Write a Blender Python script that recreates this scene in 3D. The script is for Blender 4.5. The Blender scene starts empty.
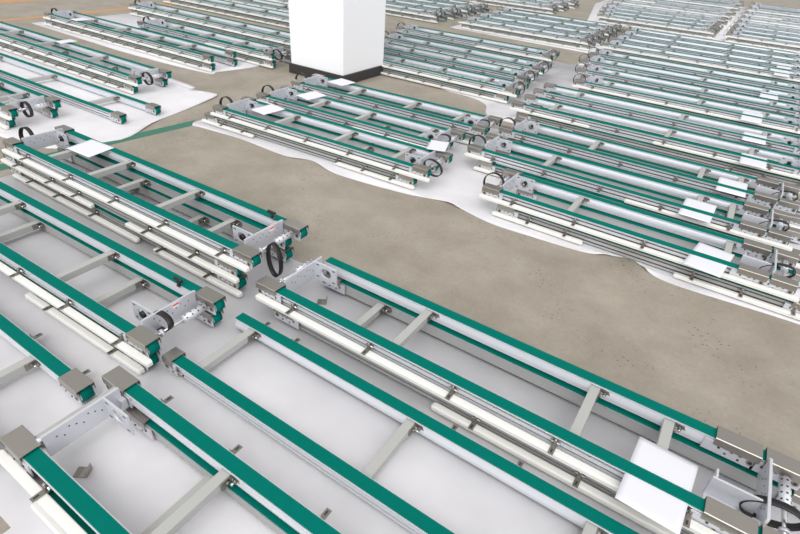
import bpy, bmesh, math, random
from mathutils import Matrix, Vector
random.seed(7)
SC = bpy.context.scene
COL = SC.collection
PI = math.pi

# ------------------------------------------------------------------ materials
def mat(name, base, metal=0.0, rough=0.5, noise=0.0, nscale=20.0, bump=0.0, spec=0.5, stretch=None):
    m = bpy.data.materials.new(name); m.use_nodes = True
    nt = m.node_tree; b = nt.nodes['Principled BSDF']
    b.inputs['Base Color'].default_value = (*base, 1)
    b.inputs['Metallic'].default_value = metal
    b.inputs['Roughness'].default_value = rough
    b.inputs['Specular IOR Level'].default_value = spec
    if noise or bump:
        tc = nt.nodes.new('ShaderNodeTexCoord'); mp = nt.nodes.new('ShaderNodeMapping')
        if stretch: mp.inputs['Scale'].default_value = stretch
        n = nt.nodes.new('ShaderNodeTexNoise'); n.inputs['Scale'].default_value = nscale
        n.inputs['Detail'].default_value = 4
        nt.links.new(tc.outputs['Object'], mp.inputs['Vector']); nt.links.new(mp.outputs['Vector'], n.inputs['Vector'])
        if noise:
            r = nt.nodes.new('ShaderNodeMapRange')
            r.inputs['To Min'].default_value = 1 - noise; r.inputs['To Max'].default_value = 1 + noise
            nt.links.new(n.outputs['Fac'], r.inputs['Value'])
            v = nt.nodes.new('ShaderNodeVectorMath'); v.operation = 'SCALE'
            v.inputs[0].default_value = base
            nt.links.new(r.outputs['Result'], v.inputs['Scale'])
            nt.links.new(v.outputs['Vector'], b.inputs['Base Color'])
        if bump:
            bp = nt.nodes.new('ShaderNodeBump'); bp.inputs['Strength'].default_value = bump
            bp.inputs['Distance'].default_value = 0.002
            nt.links.new(n.outputs['Fac'], bp.inputs['Height']); nt.links.new(bp.outputs['Normal'], b.inputs['Normal'])
    return m

M = {}
M['belt'] = mat('green_belt', (0.0, 0.152, 0.120), 0, 0.7, 0.08, 30, spec=0.05)
M['alu'] = mat('anodised_aluminium', (0.75, 0.77, 0.81), 0.35, 0.36, 0.04, 12, stretch=(.1, 4, 4))
M['slot'] = mat('profile_slot', (0.085, 0.068, 0.056), 0.2, 0.6)
M['low_rail'] = mat('lower_profile_grey', (0.47, 0.47, 0.465), 0.3, 0.5, 0.04, 12, stretch=(.1, 4, 4))  # darker, rougher grey than the aluminium, for profiles of lower layers
M['steel'] = mat('stainless_cover', (0.40, 0.375, 0.34), 0.9, 0.36, 0.06, 14, stretch=(1, 8, 1))
M['plate'] = mat('machined_plate', (0.66, 0.67, 0.71), 0.42, 0.42, 0.05, 18)
M['bar'] = mat('powder_coated_bar', (0.45, 0.45, 0.43), 0.1, 0.45, 0.03, 9)
M['guide'] = mat('white_polyethylene', (0.80, 0.79, 0.745), 0, 0.38, 0.03, 6)
M['clamp'] = mat('clamp_steel', (0.30, 0.28, 0.25), 0.9, 0.38, 0.08, 40)
M['dark'] = mat('dark_bore', (0.05, 0.048, 0.045), 0.3, 0.5)
M['rubber'] = mat('black_rubber', (0.010, 0.009, 0.009), 0, 0.5, 0.1, 60)
M['shaft'] = mat('turned_steel', (0.66, 0.66, 0.66), 1.0, 0.25, 0.04, 30)
M['paper'] = mat('white_paper', (0.74, 0.74, 0.79), 0, 0.7)
M['ink'] = mat('grey_ink', (0.45, 0.45, 0.48), 0, 0.7)
M['red'] = mat('red_label', (0.75, 0.10, 0.10), 0, 0.5)
M['label'] = mat('pale_label', (0.85, 0.80, 0.80), 0, 0.5)
M['column'] = mat('white_column_paint', (0.93, 0.93, 0.95), 0, 0.5, 0.01, 3)
M['skirt'] = mat('dark_skirting', (0.035, 0.033, 0.033), 0, 0.45, 0.1, 8)
M['gtape'] = mat('green_floor_paint', (0.035, 0.17, 0.11), 0, 0.5, 0.12, 12)
M['otape'] = mat('orange_floor_paint', (0.52, 0.27, 0.11), 0, 0.55, 0.2, 6)

def foam_mat():
    m = bpy.data.materials.new('white_foam_sheet'); m.use_nodes = True
    nt = m.node_tree; b = nt.nodes['Principled BSDF']
    b.inputs['Roughness'].default_value = 0.55
    tc = nt.nodes.new('ShaderNodeTexCoord')
    n = nt.nodes.new('ShaderNodeTexNoise'); n.inputs['Scale'].default_value = 3.5; n.inputs['Detail'].default_value = 3
    nt.links.new(tc.outputs['Object'], n.inputs['Vector'])
    r = nt.nodes.new('ShaderNodeValToRGB')
    r.color_ramp.elements[0].position = .3; r.color_ramp.elements[0].color = (.69, .675, .695, 1)
    r.color_ramp.elements[1].position = .7; r.color_ramp.elements[1].color = (.79, .775, .795, 1)
    nt.links.new(n.outputs['Fac'], r.inputs['Fac']); nt.links.new(r.outputs['Color'], b.inputs['Base Color'])
    w = nt.nodes.new('ShaderNodeTexNoise'); w.inputs['Scale'].default_value = 160
    nt.links.new(tc.outputs['Object'], w.inputs['Vector'])
    bp = nt.nodes.new('ShaderNodeBump'); bp.inputs['Strength'].default_value = .25; bp.inputs['Distance'].default_value = .001
    nt.links.new(w.outputs['Fac'], bp.inputs['Height']); nt.links.new(bp.outputs['Normal'], b.inputs['Normal'])
    return m
M['foam'] = foam_mat()

def floor_mat():
    m = bpy.data.materials.new('stained_concrete'); m.use_nodes = True
    nt = m.node_tree; b = nt.nodes['Principled BSDF']; L = nt.links.new
    b.inputs['Roughness'].default_value = 0.5; b.inputs['Specular IOR Level'].default_value = .35
    tc = nt.nodes.new('ShaderNodeTexCoord')
    n1 = nt.nodes.new('ShaderNodeTexNoise'); n1.inputs['Scale'].default_value = 2.6; n1.inputs['Detail'].default_value = 8
    n1.inputs['Roughness'].default_value = .62
    L(tc.outputs['Object'], n1.inputs['Vector'])
    r1 = nt.nodes.new('ShaderNodeValToRGB')
    r1.color_ramp.elements[0].position = .32; r1.color_ramp.elements[0].color = (.272, .238, .192, 1)
    r1.color_ramp.elements[1].position = .68; r1.color_ramp.elements[1].color = (.372, .332, .275, 1)
    L(n1.outputs['Fac'], r1.inputs['Fac'])
    n2 = nt.nodes.new('ShaderNodeTexNoise'); n2.inputs['Scale'].default_value = 45; n2.inputs['Detail'].default_value = 5
    L(tc.outputs['Object'], n2.inputs['Vector'])
    r2 = nt.nodes.new('ShaderNodeMapRange'); r2.inputs['To Min'].default_value = .86; r2.inputs['To Max'].default_value = 1.13
    L(n2.outputs['Fac'], r2.inputs['Value'])
    v = nt.nodes.new('ShaderNodeVectorMath'); v.operation = 'SCALE'
    L(r1.outputs['Color'], v.inputs[0]); L(r2.outputs['Result'], v.inputs['Scale'])
    # small dark pits: voronoi dots kept only where a coarse noise allows them
    vo = nt.nodes.new('ShaderNodeTexVoronoi'); vo.inputs['Scale'].default_value = 34
    L(tc.outputs['Object'], vo.inputs['Vector'])
    n3 = nt.nodes.new('ShaderNodeTexNoise'); n3.inputs['Scale'].default_value = 2.2; n3.inputs['Detail'].default_value = 3
    L(tc.outputs['Object'], n3.inputs['Vector'])
    th = nt.nodes.new('ShaderNodeMapRange')
    th.inputs['From Min'].default_value = .38; th.inputs['From Max'].default_value = .68
    th.inputs['To Min'].default_value = .0; th.inputs['To Max'].default_value = .22
    L(n3.outputs['Fac'], th.inputs['Value'])
    sp = nt.nodes.new('ShaderNodeMath'); sp.operation = 'LESS_THAN'
    L(vo.outputs['Distance'], sp.inputs[0]); L(th.outputs['Result'], sp.inputs[1])
    mx = nt.nodes.new('ShaderNodeMix'); mx.data_type = 'RGBA'
    mk = nt.nodes.new('ShaderNodeMath'); mk.operation = 'MULTIPLY'; mk.inputs[1].default_value = .75
    L(sp.outputs[0], mk.inputs[0]); L(mk.outputs[0], mx.inputs['Factor'])
    L(v.outputs['Vector'], mx.inputs['A']); mx.inputs['B'].default_value = (.10, .085, .065, 1)
    L(mx.outputs['Result'], b.inputs['Base Color'])
    bp = nt.nodes.new('ShaderNodeBump'); bp.inputs['Strength'].default_value = .25; bp.inputs['Distance'].default_value = .003
    L(n2.outputs['Fac'], bp.inputs['Height']); L(bp.outputs['Normal'], b.inputs['Normal'])
    return m
M['floor'] = floor_mat()

# ------------------------------------------------------------------ mesh helpers
class MB:
    """collects shapes; each face keeps its material"""
    def __init__(s): s.bm = bmesh.new(); s.mats = []
    def mi(s, m):
        if m not in s.mats: s.mats.append(m)
        return s.mats.index(m)
    def faces(s, fs, m, smooth=False):
        i = s.mi(m)
        for f in fs:
            f.material_index = i; f.smooth = smooth
    def box(s, x0, x1, y0, y1, z0, z1, m, bevel=0.0):
        r = bmesh.ops.create_cube(s.bm, size=1)
        for v in r['verts']:
            v.co = Vector((x0 + (v.co.x + .5) * (x1 - x0), y0 + (v.co.y + .5) * (y1 - y0), z0 + (v.co.z + .5) * (z1 - z0)))
        fs = list({f for v in r['verts'] for f in v.link_faces})
        s.faces(fs, m)
        if bevel:
            es = list({e for f in fs for e in f.edges})
            o = bmesh.ops.bevel(s.bm, geom=es, offset=bevel, segments=2, affect='EDGES', profile=.6)
            s.faces(o['faces'], m)
        return s
    def cyl(s, p, q, r, m, n=16, r2=None):
        p = Vector(p); q = Vector(q); d = q - p
        o = bmesh.ops.create_cone(s.bm, cap_ends=True, segments=n, radius1=r, radius2=r if r2 is None else r2, depth=d.length)
        mt = Matrix.Translation((p + q) / 2) @ d.to_track_quat('Z', 'Y').to_matrix().to_4x4()
        bmesh.ops.transform(s.bm, matrix=mt, verts=o['verts'])
        fs = {f for v in o['verts'] for f in v.link_faces}
        for f in fs:
            f.material_index = s.mi(m); f.smooth = len(f.verts) == 4
        return s
    def prism(s, poly, axis, a, b, m, smooth=False):
        """poly: 2-D outline; axis 'x': (y,z), 'y': (x,z), 'z': (x,y); extruded a->b"""
        def P(u, w, t): return {'x': (t, u, w), 'y': (u, t, w), 'z': (u, w, t)}[axis]
        va = [s.bm.verts.new(P(u, w, a)) for u, w in poly]; vb = [s.bm.verts.new(P(u, w, b)) for u, w in poly]
        n = len(poly); fs = [s.bm.faces.new(va), s.bm.faces.new(vb[::-1])]
        side = [s.bm.faces.new((va[i], vb[i], vb[(i + 1) % n], va[(i + 1) % n])) for i in range(n)]
        s.faces(fs, m); s.faces(side, m, smooth)
        return s
    def plate_hole(s, u0, u1, w0, w1, a, b, axis, cu, cw, r, m, mh=None, n=20, slotted=0):
        """rectangular plate with one round (or slotted) hole right through it"""
        def P(u, w, t): return {'x': (t, u, w), 'y': (u, t, w)}[axis]
        outer = []; inner = []
        for k in range(n):
            an = 2 * PI * (k + .5) / n; c, si = math.cos(an), math.sin(an)
            inner.append((cu + r * c + (slotted if c > 0 else -slotted), cw + r * si))
            t = 1e9
            if c > 1e-9: t = min(t, (u1 - cu) / c)
            if c < -1e-9: t = min(t, (u0 - cu) / c)
            if si > 1e-9: t = min(t, (w1 - cw) / si)
            if si < -1e-9: t = min(t, (w0 - cw) / si)
            outer.append([cu + t * c, cw + t * si])
        for (uu, ww) in ((u0, w0), (u1, w0), (u1, w1), (u0, w1)):
            k = min(range(n), key=lambda i: (outer[i][0] - uu) ** 2 + (outer[i][1] - ww) ** 2); outer[k] = [uu, ww]
        O = [[s.bm.verts.new(P(u, w, t)) for u, w in outer] for t in (a, b)]
        I = [[s.bm.verts.new(P(u, w, t)) for u, w in inner] for t in (a, b)]
        f1 = []; f2 = []
        for k in range(n):
            j = (k + 1) % n
            f1 += [s.bm.faces.new((O[0][k], O[0][j], I[0][j], I[0][k])), s.bm.faces.new((O[1][k], I[1][k], I[1][j], O[1][j])),
                   s.bm.faces.new((O[0][k], O[1][k], O[1][j], O[0][j]))]
            f2 += [s.bm.faces.new((I[0][k], I[0][j], I[1][j], I[1][k]))]
        s.faces(f1, m); s.faces(f2, mh or m, True)
        return s
    def strap(s, pts, w, th, yc, m, closed=True):
        """flat band of width w (along y) following pts in the x-z plane"""
        n = len(pts); rings = []
        for k, (x, z, *yy) in enumerate(pts):
            y = yc + (yy[0] if yy else 0)
            a = Vector(pts[(k - 1) % n][:2]) if (closed or k > 0) else Vector(pts[k][:2])
            b = Vector(pts[(k + 1) % n][:2]) if (closed or k < n - 1) else Vector(pts[k][:2])
            t = (b - a).normalized(); nn = Vector((t.y, -t.x))
            o = Vector((x, z)) + nn * th / 2; i = Vector((x, z)) - nn * th / 2
            rings.append([s.bm.verts.new((o.x, y - w / 2, o.y)), s.bm.verts.new((o.x, y + w / 2, o.y)),
                          s.bm.verts.new((i.x, y + w / 2, i.y)), s.bm.verts.new((i.x, y - w / 2, i.y))])
        fs = []
        for k in range(n if closed else n - 1):
            A, B = rings[k], rings[(k + 1) % n]
            for e in range(4): fs.append(s.bm.faces.new((A[e], A[(e + 1) % 4], B[(e + 1) % 4], B[e])))
        if not closed: fs += [s.bm.faces.new(rings[0]), s.bm.faces.new(rings[-1][::-1])]
        s.faces(fs, m, True)
        return s
    def mesh(s, name, rot=False):
        bmesh.ops.recalc_face_normals(s.bm, faces=s.bm.faces[:])
        if rot: bmesh.ops.transform(s.bm, matrix=Matrix.Rotation(PI, 4, 'Z'), verts=s.bm.verts[:])
        me = bpy.data.meshes.new(name); s.bm.to_mesh(me); s.bm.free()
        for m in s.mats: me.materials.append(M[m])
        return me

def link(name, me, parent=None, loc=(0, 0, 0), rz=0.0):
    o = bpy.data.objects.new(name, me); COL.objects.link(o)
    o.location = loc; o.rotation_euler = (0, 0, rz)
    if parent: o.parent = parent
    return o
def tag(o, label=None, cat=None, group=None, kind=None):
    if label: o['label'] = label
    if cat: o['category'] = cat
    if group: o['group'] = group
    if kind: o['kind'] = kind
    return o

# ------------------------------------------------------------------ conveyor parts
W = 0.35                   # centre to centre of the two rails
H = 0.084                  # height of one conveyor lying flat
CACHE = {}
def cached(key, fn):
    if key not in CACHE: CACHE[key] = fn()
    return CACHE[key]

def rail_mesh(L, y_out, dull=False):
    """side profile, y_out = -1: its slotted outer face looks to -y"""
    o = y_out
    b = MB()
    sec = [(o * .019, .009), (o * .019, .0205), (o * .0125, .021), (o * .0125, .031), (o * .019, .0315), (o * .019, .0475),
           (o * .0125, .048), (o * .0125, .057), (o * .019, .0575), (o * .019, .067), (o * .028, .068), (o * .028, .0715)]
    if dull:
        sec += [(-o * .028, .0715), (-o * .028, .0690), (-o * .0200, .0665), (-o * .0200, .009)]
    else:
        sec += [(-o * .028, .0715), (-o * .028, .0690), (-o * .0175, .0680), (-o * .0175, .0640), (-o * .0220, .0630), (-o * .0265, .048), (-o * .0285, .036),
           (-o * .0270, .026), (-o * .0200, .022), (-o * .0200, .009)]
    b.prism(sec, 'x', 0, L, 'low_rail' if dull else 'alu')
    # dark brown strips lying at the bottom of both grooves
    for za, zb_ in ((.0213, .0307), (.0483, .0567)):
        b.box(0.002, L - .002, min(o * .012, o * .0133), max(o * .012, o * .0133), za, zb_, 'slot')
    x = .12
    while x < L - .05:      # slot nuts
        b.cyl((x, o * .0130, .0525), (x, o * .0185, .0525), .0042, 'clamp', 8); x += .37
    return b.mesh('side_profile')
def belt_mesh(L):
    b = MB(); b.box(0, L, -.024, .024, .0725, .0765, 'belt', .0008)
    return b.mesh('conveyor_belt')
def ret_mesh(L):
    b = MB(); b.box(0, L, -.0165, .0165, .0055, .0085, 'belt', .0008)
    return b.mesh('return_belt')
def cover_mesh(L, closed_end=False):
    """folded sheet steel cover over the pulley, open end at x=0 (-x side)"""
    b = MB(); t = .0025; hw = .0365
    out = [(-hw, .052), (-hw, .084), (-hw + .0025, .0865), (hw - .0025, .0865), (hw, .084), (hw, .052),
           (hw - t, .052), (hw - t, .084), (-hw + t, .084), (-hw + t, .052)]
    va = out
    # extrude the U section as quads
    n = len(va); A = [b.bm.verts.new((0, u, w)) for u, w in va]; B = [b.bm.verts.new((L, u, w)) for u, w in va]
    fs = [b.bm.faces.new((A[i], B[i], B[(i + 1) % n], A[(i + 1) % n])) for i in range(n)]
    for V in (A, B):
        for q in ((0, 1, 8, 9), (1, 2, 8), (2, 3, 7, 8), (3, 4, 7), (4, 5, 6, 7)):
            fs.append(b.bm.faces.new([V[i] for i in q]))
    b.faces(fs, 'steel')
    return b.mesh('pulley_cover')
def bearing_mesh(L):
    """pair of aluminium bearing plates with bolts below the cover"""
    b = MB()
    for o in (-1, 1):
        y0, y1 = sorted((o * .027, o * .0335))
        b.box(.004, L + .03, y0, y1, .012, .066, 'plate', .0015)
        yo = o * .0335
        for (x, z, r, m) in ((.022, .040, .013, 'steel'), (.022, .040, .007, 'dark'), (.058, .050, .0058, 'clamp'), (.085, .050, .0058, 'clamp'),
                             (.058, .028, .0040, 'dark'), (.102, .030, .0050, 'clamp'), (.128, .046, .0045, 'dark')):
            b.cyl((x, yo - o * .001, z), (x, yo + o * (.0022 if m != 'dark' else .0030), z), r, m, 12)
    return b.mesh('bearing_plate')
def roller_mesh():
    b = MB()
    b.cyl((.020, -.026, .0425), (.020, .026, .0425), .030, 'shaft', 24)
    # belt wrapped round the pulley
    pts = [(.06, .0745)] + [(.020 + .034 * math.cos(a), .0425 + .032 * math.sin(a)) for a in [PI / 2 + k * PI / 12 for k in range(13)]] + [(.06, .008)]
    b.strap(pts, .046, .004, 0, 'belt', closed=False)
    return b.mesh('end_pulley')
def bar_mesh():
    b = MB(); b.box(-.019, .019, .0195, W - .0195, .026, .062, 'bar', .002)
    return b.mesh('crossbar')
def bracket_corner_mesh():
    b = MB()
    b.prism([(.019, .026), (.054, .028), (.062, .044), (.054, .060), (.019, .062)], 'y', W - .027, W - .0215, 'clamp')
    b.box(.019, .024, W - .070, W - .022, .028, .060, 'clamp', .001)
    b.cyl((.041, W - .027, .045), (.041, W - .033, .045), .0085, 'clamp', 6)
    b.cyl((.041, W - .033, .045), (.041, W - .046, .045), .005, 'shaft', 10)
    b.cyl((.024, W - .046, .045), (.031, W - .046, .045), .0085, 'clamp', 6)
    return b.mesh('corner_bracket')
def guide_mesh(L):
    """white guide bar, outer top edge rounded, ends sloped"""
    b = MB()
    hw = .0150
    sec = [(-hw, .010), (-hw, .026), (-hw + .0025, .030), (-hw + .006, .032), (hw - .003, .0325), (hw, .031), (hw, .010)]
    rings = []
    for (x, sy, dz) in ((0, .7, -.006), (.006, .90, -.002), (.014, 1, 0), (L - .014, 1, 0), (L - .006, .90, -.002), (L, .7, -.006)):
        rings.append([b.bm.verts.new((x, y * sy + (1 - sy) * .004, z + (dz if z > .02 else 0))) for y, z in sec])
    fs = []
    for A, B in zip(rings, rings[1:]):
        for i in range(len(sec)): fs.append(b.bm.faces.new((A[i], A[(i + 1) % len(sec)], B[(i + 1) % len(sec)], B[i])))
    fs += [b.bm.faces.new(rings[0]), b.bm.faces.new(rings[-1][::-1])]
    b.faces(fs, 'guide')
    return b.mesh('guide_rail')
def clamp_mesh(o):
    """clamp bracket from profile slot over the guide bar, o = -1 reaches to -y"""
    b = MB()
    def B(x0, x1, a, c, z0, z1, m, bv=.0008): b.box(x0, x1, min(o * a, o * c), max(o * a, o * c), z0, z1, m, bv)
    B(-.012, .012, .0185, .023, .030, .060, 'clamp')
    B(-.010, .010, .023, .080, .0335, .0370, 'clamp')
    B(-.0032, .0032, .056, .073, .0368, .0378, 'dark', 0)
    B(-.007, .007, .023, .040, .0370, .052, 'clamp')
    b.cyl((0, o * .034, .050), (0, o * .034, .0600), .0070, 'clamp', 6)
    b.cyl((0, o * .034, .0600), (0, o * .034, .0650), .0040, 'shaft', 8)
    b.cyl((-.019, o * .028, .046), (.019, o * .028, .046), .0050, 'shaft', 8)
    return b.mesh('guide_clamp')
# --- drive end, written for the -x end: cross plate at x = .122
def cross_mesh():
    b = MB()
    b.box(.116, .126, .040, .310, .009, .108, 'plate', .0015)
    b.box(.126, .150, .292, .312, .020, .066, 'plate', .001)
    b.cyl((.122, .040, .099), (.122, .034, .099), .006, 'plate', 12)
    random.seed(3)
    for k in range(9):
        y = .08 + .022 * k; z = (.075, .06, .085)[k % 3]
        for xx, d in ((.126, .0006), (.116, -.0006)):
            b.cyl((xx, y, z), (xx + d, y, z), .0032, 'dark', 8)
    return b.mesh('cross_plate')
def motor_plate_mesh():
    b = MB()
    b.plate_hole(.126, .270, .012, .112, .247, .255, 'y', .202, .066, .027, 'plate', 'plate', 24, slotted=.005)
    for (x, z) in ((.148, .100), (.252, .100), (.148, .030), (.252, .030)):
        for yy, d in ((.247, -.0008), (.255, .0008)):
            b.box(x - .008, x + .008, min(yy, yy + d), max(yy, yy + d), z - .003, z + .003, 'dark')
    return b.mesh('motor_plate')
def hub_mesh():
    b = MB()
    b.cyl((.202, .262, .066), (.202, .236, .066), .0165, 'rubber', 18)
    b.cyl((.202, .236, .066), (.202, .226, .066), .008, 'shaft', 12)
    return b.mesh('gear_hub')
def mirror_y(b):
    bmesh.ops.transform(b.bm, matrix=Matrix.Translation((0, W, 0)) @ Matrix.Scale(-1, 4, (0, 1, 0)), verts=b.bm.verts[:])
def shaft_mesh(mir=False):
    b = MB()
    b.cyl((.055, .036, .048), (.055, .314, .048), .0085, 'shaft', 6)
    b.cyl((.055, .070, .048), (.055, .084, .048), .017, 'plate', 20)
    if mir: mirror_y(b)
    return b.mesh('drive_shaft')
def end_bar_mesh():
    b = MB(); b.box(.070, .108, .036, .200, .040, .078, 'bar', .002); b.box(.082, .108, .200, .314, .040, .086, 'bar', .002)
    b.cyl((.112, .045, .092), (.112, .030, .092), .009, 'plate', 14)
    return b.mesh('end_bar')
def coupling_mesh(mir=False):
    b = MB()
    b.cyl((.055, .185, .048), (.055, .305, .048), .0185, 'plate', 24)
    for k in range(4):
        y = .200 + k * .030
        for a in (PI * .5, PI * .78, PI * .22):
            c = Vector((math.cos(a), 0, math.sin(a)))
            p = Vector((.055, y, .048)) + c * .0178; b.cyl(p, p + c * .0012, .0042, 'dark', 8)
    if mir: mirror_y(b)
    return b.mesh('shaft_coupling')
def loop_mesh(kind, mir=False, floor=-.068):
    b = MB()
    cx, cz, rx, rz, tilt = {'hang': (.030, .050, .080, .052, .35), 'stand': (.020, .066, .072, .070, 0), 'flat': (.100, .068, .085, .040, -.35),
                            'droop': (-.006, .000, .050, .092, -.12)}[kind]
    pts = []
    for k in range(36):
        a = 2 * PI * k / 36; x = rx * math.cos(a); z = rz * math.sin(a)
        pts.append((cx + x * math.cos(tilt) - z * math.sin(tilt), cz + x * math.sin(tilt) + z * math.cos(tilt), .010 * math.sin(a + .6)))
    lo = min(p[1] for p in pts)
    if lo < floor: pts = [(x, z + (floor - lo), y) for x, z, y in pts]
    b.strap(pts, .028, .0045, .112, 'rubber')
    if mir: mirror_y(b)
    return b.mesh('timing_belt')
def motor_bracket_mesh():
    """folded U channel with a slotted flange beside the inner cover"""
    b = MB()
    b.box(.135, .285, .232, .240, .012, .100, 'plate', .002)
    b.box(.135, .285, .240, .275, .012, .018, 'plate', .002)
    b.box(.270, .278, .196, .232, .012, .104, 'plate', .002)
    for x in (.160, .235):
        b.box(x, x + .024, .2312, .2320, .086, .090, 'dark')
    return b.mesh('motor_bracket')
def flag_mesh():
    """little bent sheet bracket standing between the rails"""
    b = MB()
    b.box(-.02, .02, .0, .026, .002, .005, 'steel', .001); b.box(-.02, .02, .024, .027, .005, .030, 'steel', .001)
    b.box(-.02, .02, -.022, .001, .002, .0045, 'clamp', .001)
    return b.mesh('sheet_bracket')
def knob_mesh():
    b = MB()
    b.cyl((0, 0, 0), (0, 0, .026), .009, 'rubber', 12); b.cyl((-.030, .004, .028), (.026, 0, .036), .010, 'rubber', 10, .006)
    b.box(-.012, .012, -.010, .010, -.004, .002, 'steel', .001)
    return b.mesh('lever_knob')
def sticker_mesh(col):
    b = MB(); b.box(-.0006, .0006, -.018, .018, -.012, .012, 'label'); b.box(.0006, .0012, -.015, .015, .0, .009, col)
    return b.mesh('warning_sticker')

def mesh_of(kind, *a, rot=False):
    fn = globals()[kind + '_mesh']
    return cached((kind,) + a, lambda: fn(*a))

FULL_ENDS = ('drive', 'long')
def conveyor(x0, x1, y0, zb, left, right, label, group=None, near=None, far=None, bars=(), clamps=(), fclamps=(),
             rot=0.0, loopL='stand', loopR='hang', dull=False, extras=()):
    """one belt conveyor frame lying flat. x0..x1 outer ends, y0 centre of the near rail, zb its underside.
    near / far: lists of (xa, xb) guide pieces, bars & clamps: world x positions"""
    L = x1 - x0
    root = link('belt_conveyor', None, None, (x0, y0, zb)); tag(root, label, 'conveyor', group)
    root.rotation_euler = (0, 0, rot); root.empty_display_size = .1
    def part(name, me, loc=(0, 0, 0), rz=0.0): return link(name, me, root, loc, rz)
    rl = round(L, 3)
    sl, sr = .035, .035
    # where the visible top belts begin and stop on each rail (near, far)
    def belt_ends(kind, near_side):
        if kind == 'plain': return .060
        if kind == 'drive': return .060
        return .060
    for s, yy, o in (('N', 0, -1), ('F', W, 1)):
        a = .13 if left == 'half' and s == 'F' else .04
        part('side_profile', mesh_of('rail', round(L - .04 - a, 3), o, dull), (a, yy, 0))
        part('conveyor_belt', mesh_of('belt', round(L - .06 - a, 3)), (a, yy, 0))
        part('return_belt', mesh_of('ret', round(L - .06 - a, 3)), (a, yy, 0))
    def at_end(e, name, me, loc=(0, 0, 0)):
        if e == 'L': return part(name, me, loc)
        # the other end is the same assembly turned half a turn about the middle of the frame
        return part(name, me, (L - loc[0], W - loc[1], loc[2]), PI)
    for e, kind, loop in (('L', left, loopL), ('R', right, loopR)):
        if kind == 'none': continue
        cl = .128 if kind != 'open' else .05
        for yy in (0, W):
            if kind == 'half' and yy == (W if e == 'L' else 0): continue
            if kind == 'open' and yy == (0 if e == 'R' else W): continue
            if kind == 'open' : 
                at_end(e, 'pulley_cover', mesh_of('cover', .06), (0, yy, 0)); at_end(e, 'bearing_plate', mesh_of('bearing', .05), (0, yy, 0)); continue
            at_end(e, 'pulley_cover', mesh_of('cover', cl), (0, yy, 0))
            at_end(e, 'bearing_plate', mesh_of('bearing', round(cl, 3)), (0, yy, 0))
            at_end(e, 'end_pulley', mesh_of('roller'), (.012, yy, 0))
        if kind == 'long':
            for yy in (0, W):
                at_end(e, 'pulley_cover', mesh_of('cover', .150), (.140, yy, 0))
                at_end(e, 'bearing_plate', mesh_of('bearing', .150), (.140, yy, 0))
            at_end(e, 'motor_bracket', mesh_of('motor_bracket'))
        if kind in FULL_ENDS + ('half', 'shaft', 'barred'):
            if kind != 'shaft': at_end(e, 'cross_plate', mesh_of('cross'))
            if kind in ('drive', 'half', 'barred'):
                at_end(e, 'motor_plate', mesh_of('motor_plate'))
                if loop not in ('none', 'nohub'): at_end(e, 'gear_hub', mesh_of('hub'))
            mir = e == 'R'
            if kind == 'barred':
                at_end(e, 'end_bar', mesh_of('end_bar')); continue
            at_end(e, 'drive_shaft', mesh_of('shaft', mir))
            at_end(e, 'shaft_coupling', mesh_of('coupling', mir))
            if loop not in ('none', 'nohub'): at_end(e, 'timing_belt', mesh_of('loop', loop, mir, round(.012 - zb, 3)))
    for bx in bars:
        c = part('crossbar', mesh_of('bar'), (bx - x0, 0, 0))
        link('corner_bracket', mesh_of('bracket_corner'), c)
    for xa, xb in (near or ()):
        part('guide_rail', mesh_of('guide', round(xb - xa, 3)), (xa - x0, -.0530, 0))
    for xa, xb in (far or ()):
        l = round(xb - xa, 3); part('guide_rail', mesh_of('guide', l), (xa - x0 + l, W + .0530, 0), PI)
    for cx in clamps: part('guide_clamp', mesh_of('clamp', -1), (cx - x0, 0, 0))
    for cx in fclamps: part('guide_clamp', mesh_of('clamp', 1), (cx - x0, W, 0))
    for nm, me, loc in extras: part(nm, me, loc)
    return root

def spread(a, b, step, off=.2):
    r = []; x = a + off
    while x < b - .08: r.append(round(x, 3)); x += step
    return r

FOAM = .005
def Z(layer): return FOAM + layer * H      # underside height of a layer

# ------------------------------------------------------------------ floor, painted lines, column
def flat(name, poly, z0, z1, m, kind='structure'):
    b = MB(); b.prism(poly, 'z', z0, z1, m); o = link(name, b.mesh(name)); tag(o, kind=kind); return o
flat('floor', [(-16, -5), (9, -5), (9, 34), (-16, 34)], -.12, 0, 'floor')
flat('trim_1', [(-4.34, 1.10), (-4.22, 1.10), (-4.02, 2.83), (-4.12, 2.95)], 0, .0012, 'gtape')
flat('trim_2', [(-9.9, 1.5), (-9.75, 1.5), (-9.72, 4.3), (-9.9, 8.6), (-10.15, 8.6), (-9.86, 4.3)], 0, .0012, 'otape')
flat('trim_3', [(-11.6, 3.4), (-11.35, 3.4), (-11.4, 5.3), (-11.6, 8.6), (-11.85, 8.6), (-11.7, 5.3)], 0, .0012, 'otape')
cx0, cx1, cy0, cy1 = -4.74, -3.92, 4.90, 5.73
b = MB(); b.box(cx0, cx1, cy0, cy1, 0, 4.2, 'column', .008)
col = link('column', b.mesh('column')); tag(col, 'square white painted building column with a dark skirting band', 'column', kind='structure')
b = MB()
t = .022
b.box(cx0 - t, cx1 + t, cy0 - t, cy1 + t, 0, .115, 'skirt', .004)
sk = link('skirting', b.mesh('skirting'), col); tag(sk, 'dark brown skirting band')

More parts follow.
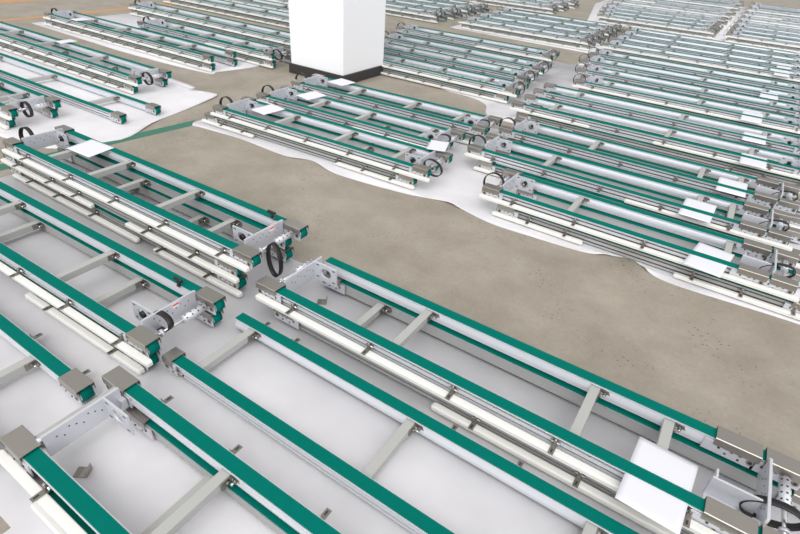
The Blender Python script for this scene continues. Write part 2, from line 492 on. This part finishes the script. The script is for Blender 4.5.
# ------------------------------------------------------------------ foam sheets
def catmull(pts, n=6):
    out = []
    for i in range(len(pts)):
        p0, p1, p2, p3 = (Vector(pts[(i + k - 1) % len(pts)]) for k in range(4))
        if (p2 - p1).length > 1.6 or (p1 - p0).length > 1.6 and False:
            out.append(tuple(p1)); continue
        for k in range(n):
            s = k / n
            q = .5 * ((2 * p1) + (-p0 + p2) * s + (2 * p0 - 5 * p1 + 4 * p2 - p3) * s * s + (-p0 + 3 * p1 - 3 * p2 + p3) * s ** 3)
            out.append((q.x, q.y))
    return out
def sheet(poly, label, waves=()):
    """foam sheet cut along poly, lightly rippled along free edges: waves = (x, y, sx, sy, height)"""
    bm = bmesh.new()
    vs = [bm.verts.new((x, y, 0)) for x, y in poly]
    f = bm.faces.new(vs)
    xs = [p[0] for p in poly]; ys = [p[1] for p in poly]
    st = .07
    def cut(lo, hi, ax):
        k = lo + st
        while k < hi:
            g = bm.verts[:] + bm.edges[:] + bm.faces[:]
            co = (k, 0, 0) if ax == 0 else (0, k, 0); no = (1, 0, 0) if ax == 0 else (0, 1, 0)
            bmesh.ops.bisect_plane(bm, geom=g, plane_co=co, plane_no=no); k += st
    if waves:
        # only cut finely round the waves
        for (wx, wy, sx, sy, h) in waves:
            for ax, c, r in ((0, wx, sx), (1, wy, sy)):
                k = c - 2.4 * r; stp = r / 3
                while k < c + 2.4 * r:
                    co = (k, 0, 0) if ax == 0 else (0, k, 0); no = (1, 0, 0) if ax == 0 else (0, 1, 0)
                    bmesh.ops.bisect_plane(bm, geom=bm.verts[:] + bm.edges[:] + bm.faces[:], plane_co=co, plane_no=no); k += stp
    for v in bm.verts:
        v.co.z = .0012
        for (wx, wy, sx, sy, h) in waves:
            v.co.z += h * math.exp(-((v.co.x - wx) / sx) ** 2 - ((v.co.y - wy) / sy) ** 2)
    r = bmesh.ops.extrude_face_region(bm, geom=bm.faces[:])
    for e in r['geom']:
        if isinstance(e, bmesh.types.BMVert): e.co.z += .0038
    bmesh.ops.recalc_face_normals(bm, faces=bm.faces[:])
    for fc in bm.faces: fc.smooth = abs(fc.normal.z) > .5
    me = bpy.data.meshes.new('foam_sheet'); bm.to_mesh(me); bm.free(); me.materials.append(M['foam'])
    o = link('foam_sheet', me); tag(o, label, 'foam sheet', 'white foam sheets on the floor')
    return o
sheet([(-1.42, -.9), (1.4, -.9), (1.4, 1.79), (-4.06, 1.79), (-4.06, .112), (-1.42, .112)],
      'large white foam sheet in the foreground with single and stacked conveyors on it')
sheet(catmull([(-10.2, 1.55), (-5.0, 1.62), (-4.17, 2.13), (-4.34, 2.74), (-4.53, 3.50), (-4.66, 3.62), (-4.95, 3.56), (-5.15, 3.66), (-7.0, 3.72), (-10.2, 3.62)]),
      'white foam sheet at the left edge whose bare corner points at the green floor line', ((-4.62, 3.3, .12, .3, .02), (-4.3, 2.4, .1, .3, .012)))
sheet(catmull([(-9.35, 4.10), (-7.0, 4.02), (-5.44, 4.10), (-5.33, 4.26), (-5.23, 4.7), (-5.26, 5.05), (-5.25, 5.6), (-5.5, 6.4), (-6.9, 6.45), (-9.4, 6.4)]),
      'white foam sheet left of the column with its pale corner reaching over the concrete')
sheet(catmull([(-4.04, 2.86), (-3.9, 2.86), (-3.45, 2.90), (-2.89, 2.88), (-2.68, 2.95), (-2.38, 2.88), (-1.81, 2.94), (-1.51, 3.02), (-1.33, 3.00), (-1.07, 2.95), (-.81, 2.96),
        (-.43, 3.00), (-.18, 3.11), (.045, 2.985), (.70, 3.02), (1.6, 3.04), (2.8, 3.1), (2.8, 4.86), (.9, 4.84), (-1.68, 4.80), (-2.0, 4.70), (-3.0, 4.66), (-4.02, 4.62), (-4.08, 4.4), (-4.08, 3.1)]),
      'white foam sheet in the middle with a wavy front edge along the bare concrete',
      ((-2.66, 2.875, .16, .045, .020), (-.20, 3.04, .16, .022, .02), (-1.42, 3.00, .08, .12, .012)))
sheet(catmull([(-3.86, 5.80), (-3.46, 5.72), (-3.25, 5.80), (-2.95, 5.66), (-2.54, 5.60), (-2.3, 5.45), (-2.1, 5.12), (-1.5, 5.08), (-.99, 5.12), (-.23, 5.12),
        (.8, 5.14), (2.8, 5.2), (2.8, 8.9), (.8, 8.95), (-2.0, 9.0), (-2.35, 8.4), (-4.3, 8.9), (-5.3, 8.9), (-5.3, 6.8), (-5.0, 6.2), (-4.6, 5.84)]),
      'white foam sheet behind the column under the rows at the upper middle', ((-.78, 5.13, .22, .025, .03),))
sheet(catmull([(-5.1, 9.7), (-3.4, 9.62), (-1.5, 9.55), (1.0, 9.5), (3.4, 9.5), (3.4, 12.6), (0, 12.7), (-3.4, 12.8), (-5.3, 12.6)]),
      'narrow looking foam sheet far back under the rows near the upper edge')
sheet(catmull([(-3.5, 13.5), (-1.5, 13.4), (1, 13.2), (4, 13.2), (4, 22.6), (-1, 22.6), (-4.6, 22.6), (-4.4, 17.4)]),
      'farthest pale foam sheet at the upper right corner')

# ------------------------------------------------------------------ the conveyors
def stack(x0, x1, y0, n, left, right, what, group, shift=(0, 0, 0), guides='N', bars=(.34, .62, .86), step=.43, rot=0.0, loops=('stand', 'hang'),
          lowpieces=True, step0=.24, barx=None, coff=None, up='full', dy=-.022):
    names = {1: ['single layer'], 2: ['lower layer', 'upper layer'], 3: ['bottom layer', 'middle layer', 'top layer']}[n]
    for k in range(n):
        sh = shift[n - 1 - k] if k < n - 1 else 0
        a, c = x0 + sh, x1 + sh; L = c - a
        top = k == n - 1
        bx = [x0 + L * f for f in bars] if barx is None else list(barx)
        if not top: bx = [v + .17 for v in bx[1:] if v + .17 < c - .32]
        if top: near = {'full': [(a - .01, c + .03)], 'none': [], 'ends': [(a - .01, a + .24), (a + L * .56, c + .03)], 'both': [(a - .01, a + .84), (a + L * .53, c + .03)], 'left': [(a - .01, a + L * .34)], 'right': [(a + L * .55, c + .03)]}[up]
        elif lowpieces: near = [(a - .02, a + .62), (c - .72, c + .02)]
        else: near = [(a - .02, c + .02)]
        cl = spread(a, c, step if top else step * .6, step0)
        if not top and lowpieces: cl = [v for v in cl if any(p - .02 < v - .02 < q - .03 for p, q in near)]
        if 'N' not in guides: near, cl = [], []
        fr = [(a - .01, c + .03)] if 'F' in guides and top else []
        lab = what.replace('{layer}', names[k])
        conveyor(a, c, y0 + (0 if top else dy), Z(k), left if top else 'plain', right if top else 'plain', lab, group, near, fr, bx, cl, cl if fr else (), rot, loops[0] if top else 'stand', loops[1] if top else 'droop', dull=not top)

# foreground --------------------------------------------------------
G1 = 'conveyors of the foreground stacks'
# C : two layers beside the bare concrete
conveyor(-1.50, .80, 1.377, Z(0), 'plain', 'plain', 'under conveyor of the pair edging the bare concrete, white guide lying low on the foam', G1,
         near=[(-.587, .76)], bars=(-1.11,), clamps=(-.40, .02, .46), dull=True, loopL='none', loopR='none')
C = conveyor(-1.615, .68, 1.385, Z(1), 'half', 'long', 'upper conveyor of the pair edging the bare concrete, a paper tucked at its right end', G1,
         near=[(-1.60, .70)], bars=(-.845, -.05, .235), clamps=(-1.376, -.934, -.52, -.096, .36), loopL='none', loopR='flat')
# D : one layer
conveyor(-1.62, .70, .850, Z(0), 'open', 'plain', 'single conveyor lying flat on the foam between the two foreground pairs', G1,
         near=[], bars=(-1.47, -.60, .11, .5), clamps=(), fclamps=(-1.467, -1.279, -.453, -.177))
# E : bottom left
conveyor(-1.50, .80, .246, Z(0), 'plain', 'plain', 'under conveyor of the pair at the bottom left corner', G1,
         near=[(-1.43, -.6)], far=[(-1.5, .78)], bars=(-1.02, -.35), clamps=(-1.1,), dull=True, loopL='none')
conveyor(-1.615, .68, .258, Z(1), 'barred', 'plain', 'upper conveyor of the pair at the bottom left corner, square plate with round bore', G1,
         near=[(-1.63, .7)], far=[], bars=(-.945, -.2), clamps=(-1.357, -.95), fclamps=(-1.369, -.999, -.6), loopL='none')
# F
conveyor(-3.98, -1.66, .745, Z(0), 'plain', 'plain', 'under conveyor of the pair at the left edge, half hidden with guide on the foam', G1,
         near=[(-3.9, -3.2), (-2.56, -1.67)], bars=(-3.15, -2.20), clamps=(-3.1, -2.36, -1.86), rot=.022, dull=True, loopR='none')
conveyor(-3.92, -1.632, .750, Z(1), 'drive', 'drive', 'upper conveyor of the pair at the left edge, red sticker on its end plate', G1,
         near=[(-3.9, -1.595)], bars=(-3.29, -2.40), clamps=(-3.4, -3.0, -2.607, -2.193, -1.80), rot=.022, loopR='flat',
         extras=[('lever_knob', mesh_of('knob'), (2.04, .325, .070)), ('warning_sticker', mesh_of('sticker', 'red'), (2.1735, .205, .092))])
# G
conveyor(-4.0, -1.70, .185, Z(0), 'plain', 'plain', 'single conveyor at the left edge of the foreground ending in plain covers', G1,
         far=[], bars=(-3.2, -2.05), fclamps=(-2.20, -1.83))
# A : three layers
GA = 'conveyors of the three high stack'
conveyor(-4.10, -1.79, 1.395, Z(0), 'plain', 'plain', 'bottom conveyor of the three high stack, its guide lying on the foam', GA,
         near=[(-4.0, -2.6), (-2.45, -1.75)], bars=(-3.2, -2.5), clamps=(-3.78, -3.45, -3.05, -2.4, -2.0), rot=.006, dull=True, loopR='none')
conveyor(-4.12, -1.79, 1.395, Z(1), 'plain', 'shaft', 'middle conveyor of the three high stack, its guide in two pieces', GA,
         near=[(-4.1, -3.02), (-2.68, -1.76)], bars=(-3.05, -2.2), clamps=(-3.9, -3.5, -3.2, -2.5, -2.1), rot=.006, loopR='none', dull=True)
A = conveyor(-4.05, -1.688, 1.402, Z(2), 'drive', 'drive', 'top conveyor of the three high stack, black timing belt hanging at its end', GA,
         near=[(-4.04, -1.70)], bars=(-3.62, -3.18, -2.51), clamps=(-3.765, -3.27, -2.804, -2.356, -1.897), rot=.013, loopR='droop',
         extras=[('lever_knob', mesh_of('knob'), (2.160, .318, .088)), ('warning_sticker', mesh_of('sticker', 'red'), (2.2475, .225, .092))])
# left middle -------------------------------------------------------
GL = 'conveyors on the left edge foam sheet'
stack(-7.25, -4.93, 1.82, 2, 'drive', 'drive', '{layer} of the left edge pair whose black belt loop hangs over the foam', GL, guides='N', shift=(0, -.05), loops=('stand', 'hang'), bars=(.3, .6, .8))
stack(-8.2, -4.44, 2.41, 1, 'plain', 'plain', 'conveyor with thin plain ends lying alone on the left edge foam', GL, guides='', bars=(.25, .55, .84), rot=.012)
stack(-9.4, -5.12, 3.09, 2, 'drive', 'drive', '{layer} of the left pair nearest the far concrete aisle', GL, guides='N', shift=(0, -.06), lowpieces=False, step=.40, bars=(.3, .5, .74, .93)[:3])
GT = 'conveyors on the foam sheet left of the column'
stack(-9.1, -5.40, 4.24, 2, 'drive', 'plain', '{layer} of the long pair with a curled paper, left of the column', GT, shift=(0, .03), lowpieces=False, step=.42, bars=(.2, .42, .62, .8))
stack(-7.80, -5.05, 4.90, 2, 'drive', 'drive', '{layer} of the second pair back from the aisle, left of the column', GT, shift=(0, .04), lowpieces=False, bars=(.2, .45, .7, .86), loops=('stand', 'hang'), up='right')
stack(-9.3, -5.35, 5.76, 2, 'drive', 'drive', '{layer} of the third pair back from the aisle, left of the column', GT, shift=(0, .05), lowpieces=False, bars=(.2, .4, .62, .8))
GU = 'conveyors in the farthest rows behind the column on the left'
stack(-10.2, -6.2, 7.08, 2, 'drive', 'drive', '{layer} of the nearest pair at the top edge left of the column', GU, shift=(0, .05), lowpieces=False, bars=(.2, .4, .62, .8))
stack(-10.6, -6.3, 7.80, 2, 'drive', 'drive', '{layer} of the second last pair at the top edge left of the column', GU, shift=(0, .05), lowpieces=False, bars=(.2, .4, .62, .8))
stack(-10.8, -6.4, 8.60, 2, 'drive', 'drive', '{layer} of the last pair at the top edge left of the column', GU, shift=(0, .05), lowpieces=False, bars=(.2, .4, .62, .8))
# M group
GM = 'conveyors of the middle block below the column'
stack(-3.90, -1.67, 3.03, 2, 'drive', 'drive', '{layer} of the front pair in the middle block below the column', GM, shift=(0, -.10), bars=(.30, .585, .84), rot=.035, loops=('stand', 'hang'))
stack(-3.92, -1.83, 3.575, 2, 'drive', 'drive', '{layer} of the second pair in the middle block below the column', GM, shift=(0, -.10), bars=(.28, .54, .86), rot=.035, loops=('stand', 'flat'), up='ends')
stack(-4.02, -1.75, 4.17, 2, 'drive', 'drive', '{layer} of the rear pair in the middle block, nearest the column foot', GM, shift=(0, -.10), bars=(.30, .60, .84), rot=.035, loops=('stand', 'flat'), up='none')
# R group
GR = 'conveyors of the block right of the middle'
stack(-1.24, .655, 3.14, 2, 'drive', 'long', '{layer} of the front pair in the right block, nearest the bare concrete', GR, shift=(0, .14), barx=(-.64, .30), rot=-.004, loops=('stand', 'flat'), coff=None)
stack(-1.68, .62, 3.77, 2, 'drive', 'long', '{layer} of the second pair in the right block', GR, shift=(0, .12), barx=(-1.05, .06, .27), rot=0, loops=('stand', 'flat'), up='ends')
stack(-1.68, .67, 4.40, 2, 'drive', 'long', '{layer} of the rear pair in the right block', GR, shift=(0, .10), barx=(-.87, .0, .28), rot=-.006, loops=('stand', 'flat'), up='none')
# T rows, third band
GB = 'conveyors of the band behind the right block'
rows = [(5.74, -4.45, -2.08, 'front'), (6.38, -4.75, -2.2, 'second'), (7.03, -4.9, -2.25, 'third'), (7.95, -5.2, -2.45, 'fourth')]
for y, a, c, nm in rows:
    stack(a, c, y, 2, 'drive', 'drive', '{layer} of the ' + nm + ' row right behind the column', 'conveyors right behind the column', shift=(0, -.08), lowpieces=False, bars=(.25, .52, .8), loops=('stand', 'stand'), up={'front': 'full', 'second': 'none', 'third': 'full', 'fourth': 'right'}[nm])
rows = [(5.26, -1.92, .80, 'first', 2), (5.93, -1.94, .80, 'second', 2), (6.76, -1.72, .80, 'third', 2), (7.42, -1.9, .81, 'fourth', 2), (8.08, -2.05, .82, 'fifth', 2), (8.74, -2.1, .82, 'sixth', 2)]
for i, (y, a, c, nm, n) in enumerate(rows):
    stack(a, c, y, n, 'plain' if i < 2 else 'drive', 'drive', '{layer} of the ' + nm + ' row in the upper right band', GB, shift=(0, .08), lowpieces=(i == 0),
          bars=(.16, .57, .85) if i % 2 else (.14, .56, .82), loops=('stand', 'stand'), up=('both', 'none', 'full', 'none', 'left', 'none')[i])
GC = 'conveyors of the far band near the top edge'
rows = [(9.82, 'front'), (10.5, 'second'), (11.18, 'third'), (11.86, 'fourth')]
for i, (y, nm) in enumerate(rows):
    stack(-4.95 - .05 * i, -2.45, y, 2, 'drive', 'drive', '{layer} of the ' + nm + ' row, left part of the far band', GC, up=('full', 'none', 'right', 'none')[i], shift=(0, .06), lowpieces=False, bars=(.3, .6, .8), loops=('stand', 'stand'))
    stack(-2.2 - .03 * i, .88, y - .05, 2, 'drive', 'drive', '{layer} of the ' + nm + ' row, right part of the far band', GC, up=('full', 'none', 'right', 'none')[i], shift=(0, .06), lowpieces=False, bars=(.3, .6, .8), loops=('stand', 'stand'))
    stack(-7.9 - .1 * i, -5.55, y + .1, 2, 'drive', 'drive', '{layer} of the ' + nm + ' row in the far band beside the column', GC, up=('full', 'none', 'right', 'none')[i], shift=(0, .06), lowpieces=False, bars=(.3, .6, .8), loops=('stand', 'stand'))
GD = 'conveyors of the last rows at the top edge'
for i, (y, nm) in enumerate([(13.6, 'first'), (14.3, 'second'), (15.1, 'third'), (16.2, 'fourth'), (17.4, 'fifth'), (18.7, 'sixth'), (20.2, 'seventh'), (21.9, 'eighth')]):
    stack(-3.3 - .15 * i, -.85, y, 2, 'drive', 'drive', '{layer} of the ' + nm + ' top edge row, left part', GD, up=('full', 'none', 'right', 'none', 'full', 'left', 'full', 'none')[i], shift=(0, .05), lowpieces=False, bars=(.3, .6, .8))
    stack(-.6, 2.2, y - .1, 2, 'drive', 'drive', '{layer} of the ' + nm + ' top edge row, right part', GD, up=('full', 'none', 'right', 'none', 'full', 'left', 'full', 'none')[i], shift=(0, .05), lowpieces=False, bars=(.3, .6, .8))

for i, (y, nm) in enumerate([(13.7, 'first'), (14.5, 'second'), (15.4, 'third')]):
    stack(-6.7, -4.45, y, 2, 'drive', 'drive', '{layer} of the ' + nm + ' top edge row, apart on the left of the floor gap', GD, shift=(0, .05), lowpieces=False, bars=(.3, .6, .8))

# ------------------------------------------------------------------ papers
def paper(x, y, z, label, w=.20, l=.31, rz=0.0, droop=.02, curl=0.0, tilt=0.0):
    nx, ny = 10, 14; bm = bmesh.new(); g = []
    for i in range(nx + 1):
        row = []
        for j in range(ny + 1):
            u = (i / nx - .5) * w; v = (j / ny - .5) * l
            zz = 0
            d = max(0, abs(v) - .078) / (l / 2)
            zz -= droop * d * d * (1.0 if v < 0 else .8)
            zz += curl * ((u / w * 2) ** 2)
            row.append(bm.verts.new((u, v, zz)))
        g.append(row)
    for i in range(nx):
        for j in range(ny): bm.faces.new((g[i][j], g[i + 1][j], g[i + 1][j + 1], g[i][j + 1]))
    r = bmesh.ops.extrude_face_region(bm, geom=bm.faces[:])
    for e in r['geom']:
        if isinstance(e, bmesh.types.BMVert): e.co.z -= .0003
    bmesh.ops.recalc_face_normals(bm, faces=bm.faces[:])
    for f in bm.faces: f.smooth = True
    me = bpy.data.meshes.new('paper_sheet'); bm.to_mesh(me); bm.free(); me.materials.append(M['paper'])
    o = link('paper_sheet', me, None, (x, y, z), rz); o.rotation_euler[0] = tilt; tag(o, label, 'paper', 'paper sheets on the conveyors')
    return o
PU = .0722       # between profile and belt
paper(.247, 1.392, Z(1) + PU, 'large white paper tucked under the belt at the lower right', rz=-.05, droop=.012)
paper(-3.53, 1.675, Z(2) + .0775, 'blank paper lying across the top of the three high stack', w=.25, l=.19, rz=.05, droop=.0, tilt=.055)
paper(.215, 3.13, Z(1) + PU, 'white paper under the belt of the front pair in the right block', rz=-.14, w=.20, l=.34, droop=.014)
paper(.068, 3.80, Z(1) + PU, 'white paper under the belt of the second pair in the right block', rz=-.03, l=.33, droop=.006)
paper(.230, 4.43, Z(1) + PU, 'white paper under the belt of the rear pair in the right block', rz=.0, l=.31)
paper(.335, 5.215, Z(1) + PU, 'paper on the first row back in the upper right band', l=.31)
paper(.305, 5.93, Z(1) + PU, 'paper on the second row back in the upper right band', l=.31)
paper(.24, 6.77, Z(1) + PU, 'paper on the third row back in the upper right band', l=.45)
paper(.36, 8.05, Z(1) + PU, 'paper on the fifth row back in the upper right band', l=.36)
paper(.47, 9.75, Z(1) + PU, 'paper on the front row of the far band', l=.36)
paper(.49, 10.48, Z(1) + PU, 'small looking paper on the second row of the far band', l=.4)
p = paper(-1.83, 3.50, Z(1) + .1135, 'loose paper lying across the drive end in the middle block', w=.15, l=.22, rz=.35, droop=.0)
paper(-3.50, 3.29, Z(1) + .0785, 'paper lying over the far rail in the front frame of the middle block', w=.20, l=.24, rz=-.15, droop=.0, tilt=.03)
paper(-3.52, 3.90, Z(1) + .0785, 'paper lying over the far rail in the second frame of the middle block', w=.20, l=.24, rz=-.2, droop=.0, tilt=.03)
paper(-3.60, 4.48, Z(1) + .090, 'paper lying on the rear frame beside the column foot', w=.22, l=.22, rz=-.1, droop=.0)
paper(-7.05, 3.42, Z(1) + .092, 'curled paper over the far rail at the upper left edge', w=.16, l=.2, droop=.03)
paper(-8.30, 4.30, Z(1) + .092, 'curled paper on the long conveyor at the upper left', w=.2, l=.2, droop=.03)

# loose bent brackets on the foam
fb = mesh_of('flag')
o = link('sheet_bracket', fb, None, (-1.405, 1.585, FOAM), -1.0); tag(o, 'small bent steel bracket standing on the foam near the bored plate', 'bracket')
o = link('sheet_bracket', fb, None, (-1.43, .345, FOAM), -1.0); tag(o, 'small bent steel bracket on the foam at the bottom left', 'bracket')

# ------------------------------------------------------------------ light
wd = bpy.data.worlds.new('hall_light'); SC.world = wd; wd.use_nodes = True
nt = wd.node_tree; nt.nodes.clear(); Lk = nt.links.new
out = nt.nodes.new('ShaderNodeOutputWorld'); bg = nt.nodes.new('ShaderNodeBackground')
tc = nt.nodes.new('ShaderNodeTexCoord'); sp = nt.nodes.new('ShaderNodeSeparateXYZ')
Lk(tc.outputs['Generated'], sp.inputs[0])
# roof overhead is dull; daylight comes in low from the window wall behind the camera (-y) and less from the other sides
rz_ = nt.nodes.new('ShaderNodeValToRGB'); cr = rz_.color_ramp
cr.elements[0].position = 0; cr.elements[0].color = (.85, .86, .90, 1)
cr.elements[1].position = 1; cr.elements[1].color = (1.0, .99, .98, 1)
e = cr.elements.new(.28); e.color = (.85, .86, .90, 1)
e = cr.elements.new(.50); e.color = (.78, .78, .78, 1)
Lk(sp.outputs['Z'], rz_.inputs['Fac'])
dt = nt.nodes.new('ShaderNodeVectorMath'); dt.operation = 'DOT_PRODUCT'; dt.inputs[1].default_value = (.48, -.88, 0)
Lk(tc.outputs['Generated'], dt.inputs[0])
my = nt.nodes.new('ShaderNodeMapRange'); my.inputs['From Min'].default_value = -1; my.inputs['From Max'].default_value = 1
my.inputs['To Min'].default_value = .35; my.inputs['To Max'].default_value = 1.75
Lk(dt.outputs['Value'], my.inputs['Value'])
vm = nt.nodes.new('ShaderNodeVectorMath'); vm.operation = 'SCALE'
Lk(rz_.outputs['Color'], vm.inputs[0]); Lk(my.outputs['Result'], vm.inputs['Scale'])
Lk(vm.outputs['Vector'], bg.inputs['Color']); bg.inputs['Strength'].default_value = 1.0
Lk(bg.outputs[0], out.inputs[0])
sun = bpy.data.lights.new('window_daylight', 'SUN'); sun.energy = 1.0; sun.angle = math.radians(40); sun.color = (1, .995, .98)
so = bpy.data.objects.new('window_daylight', sun); COL.objects.link(so)
so.rotation_euler = Vector((-.20, .62, -.75)).to_track_quat('-Z', 'Y').to_euler()

# ------------------------------------------------------------------ camera
R0 = ((0.83279454, 0.54976681, 0.06488237), (0.35395381, -0.43869211, -0.82599391), (-0.42564065, 0.71084857, -0.55993245))
cam = bpy.data.cameras.new('camera'); cam.sensor_width = 36; cam.lens = 511.58 / 800 * 36
cam.clip_start = .05; cam.clip_end = 200
co = bpy.data.objects.new('camera', cam); COL.objects.link(co)
r, d, f = (Vector(v) for v in R0)
mw = Matrix((r, -d, -f)).transposed().to_4x4(); mw.translation = (0, 0, 1.67)
co.matrix_world = mw
cam.dof.use_dof = True; cam.dof.focus_distance = 2.6; cam.dof.aperture_fstop = 4.5
SC.camera = co
SC.view_settings.view_transform = 'Standard'; SC.view_settings.look = 'None'
SC.view_settings.gamma = 1; SC.view_settings.use_curve_mapping = False
SC.view_settings.exposure = 0.14
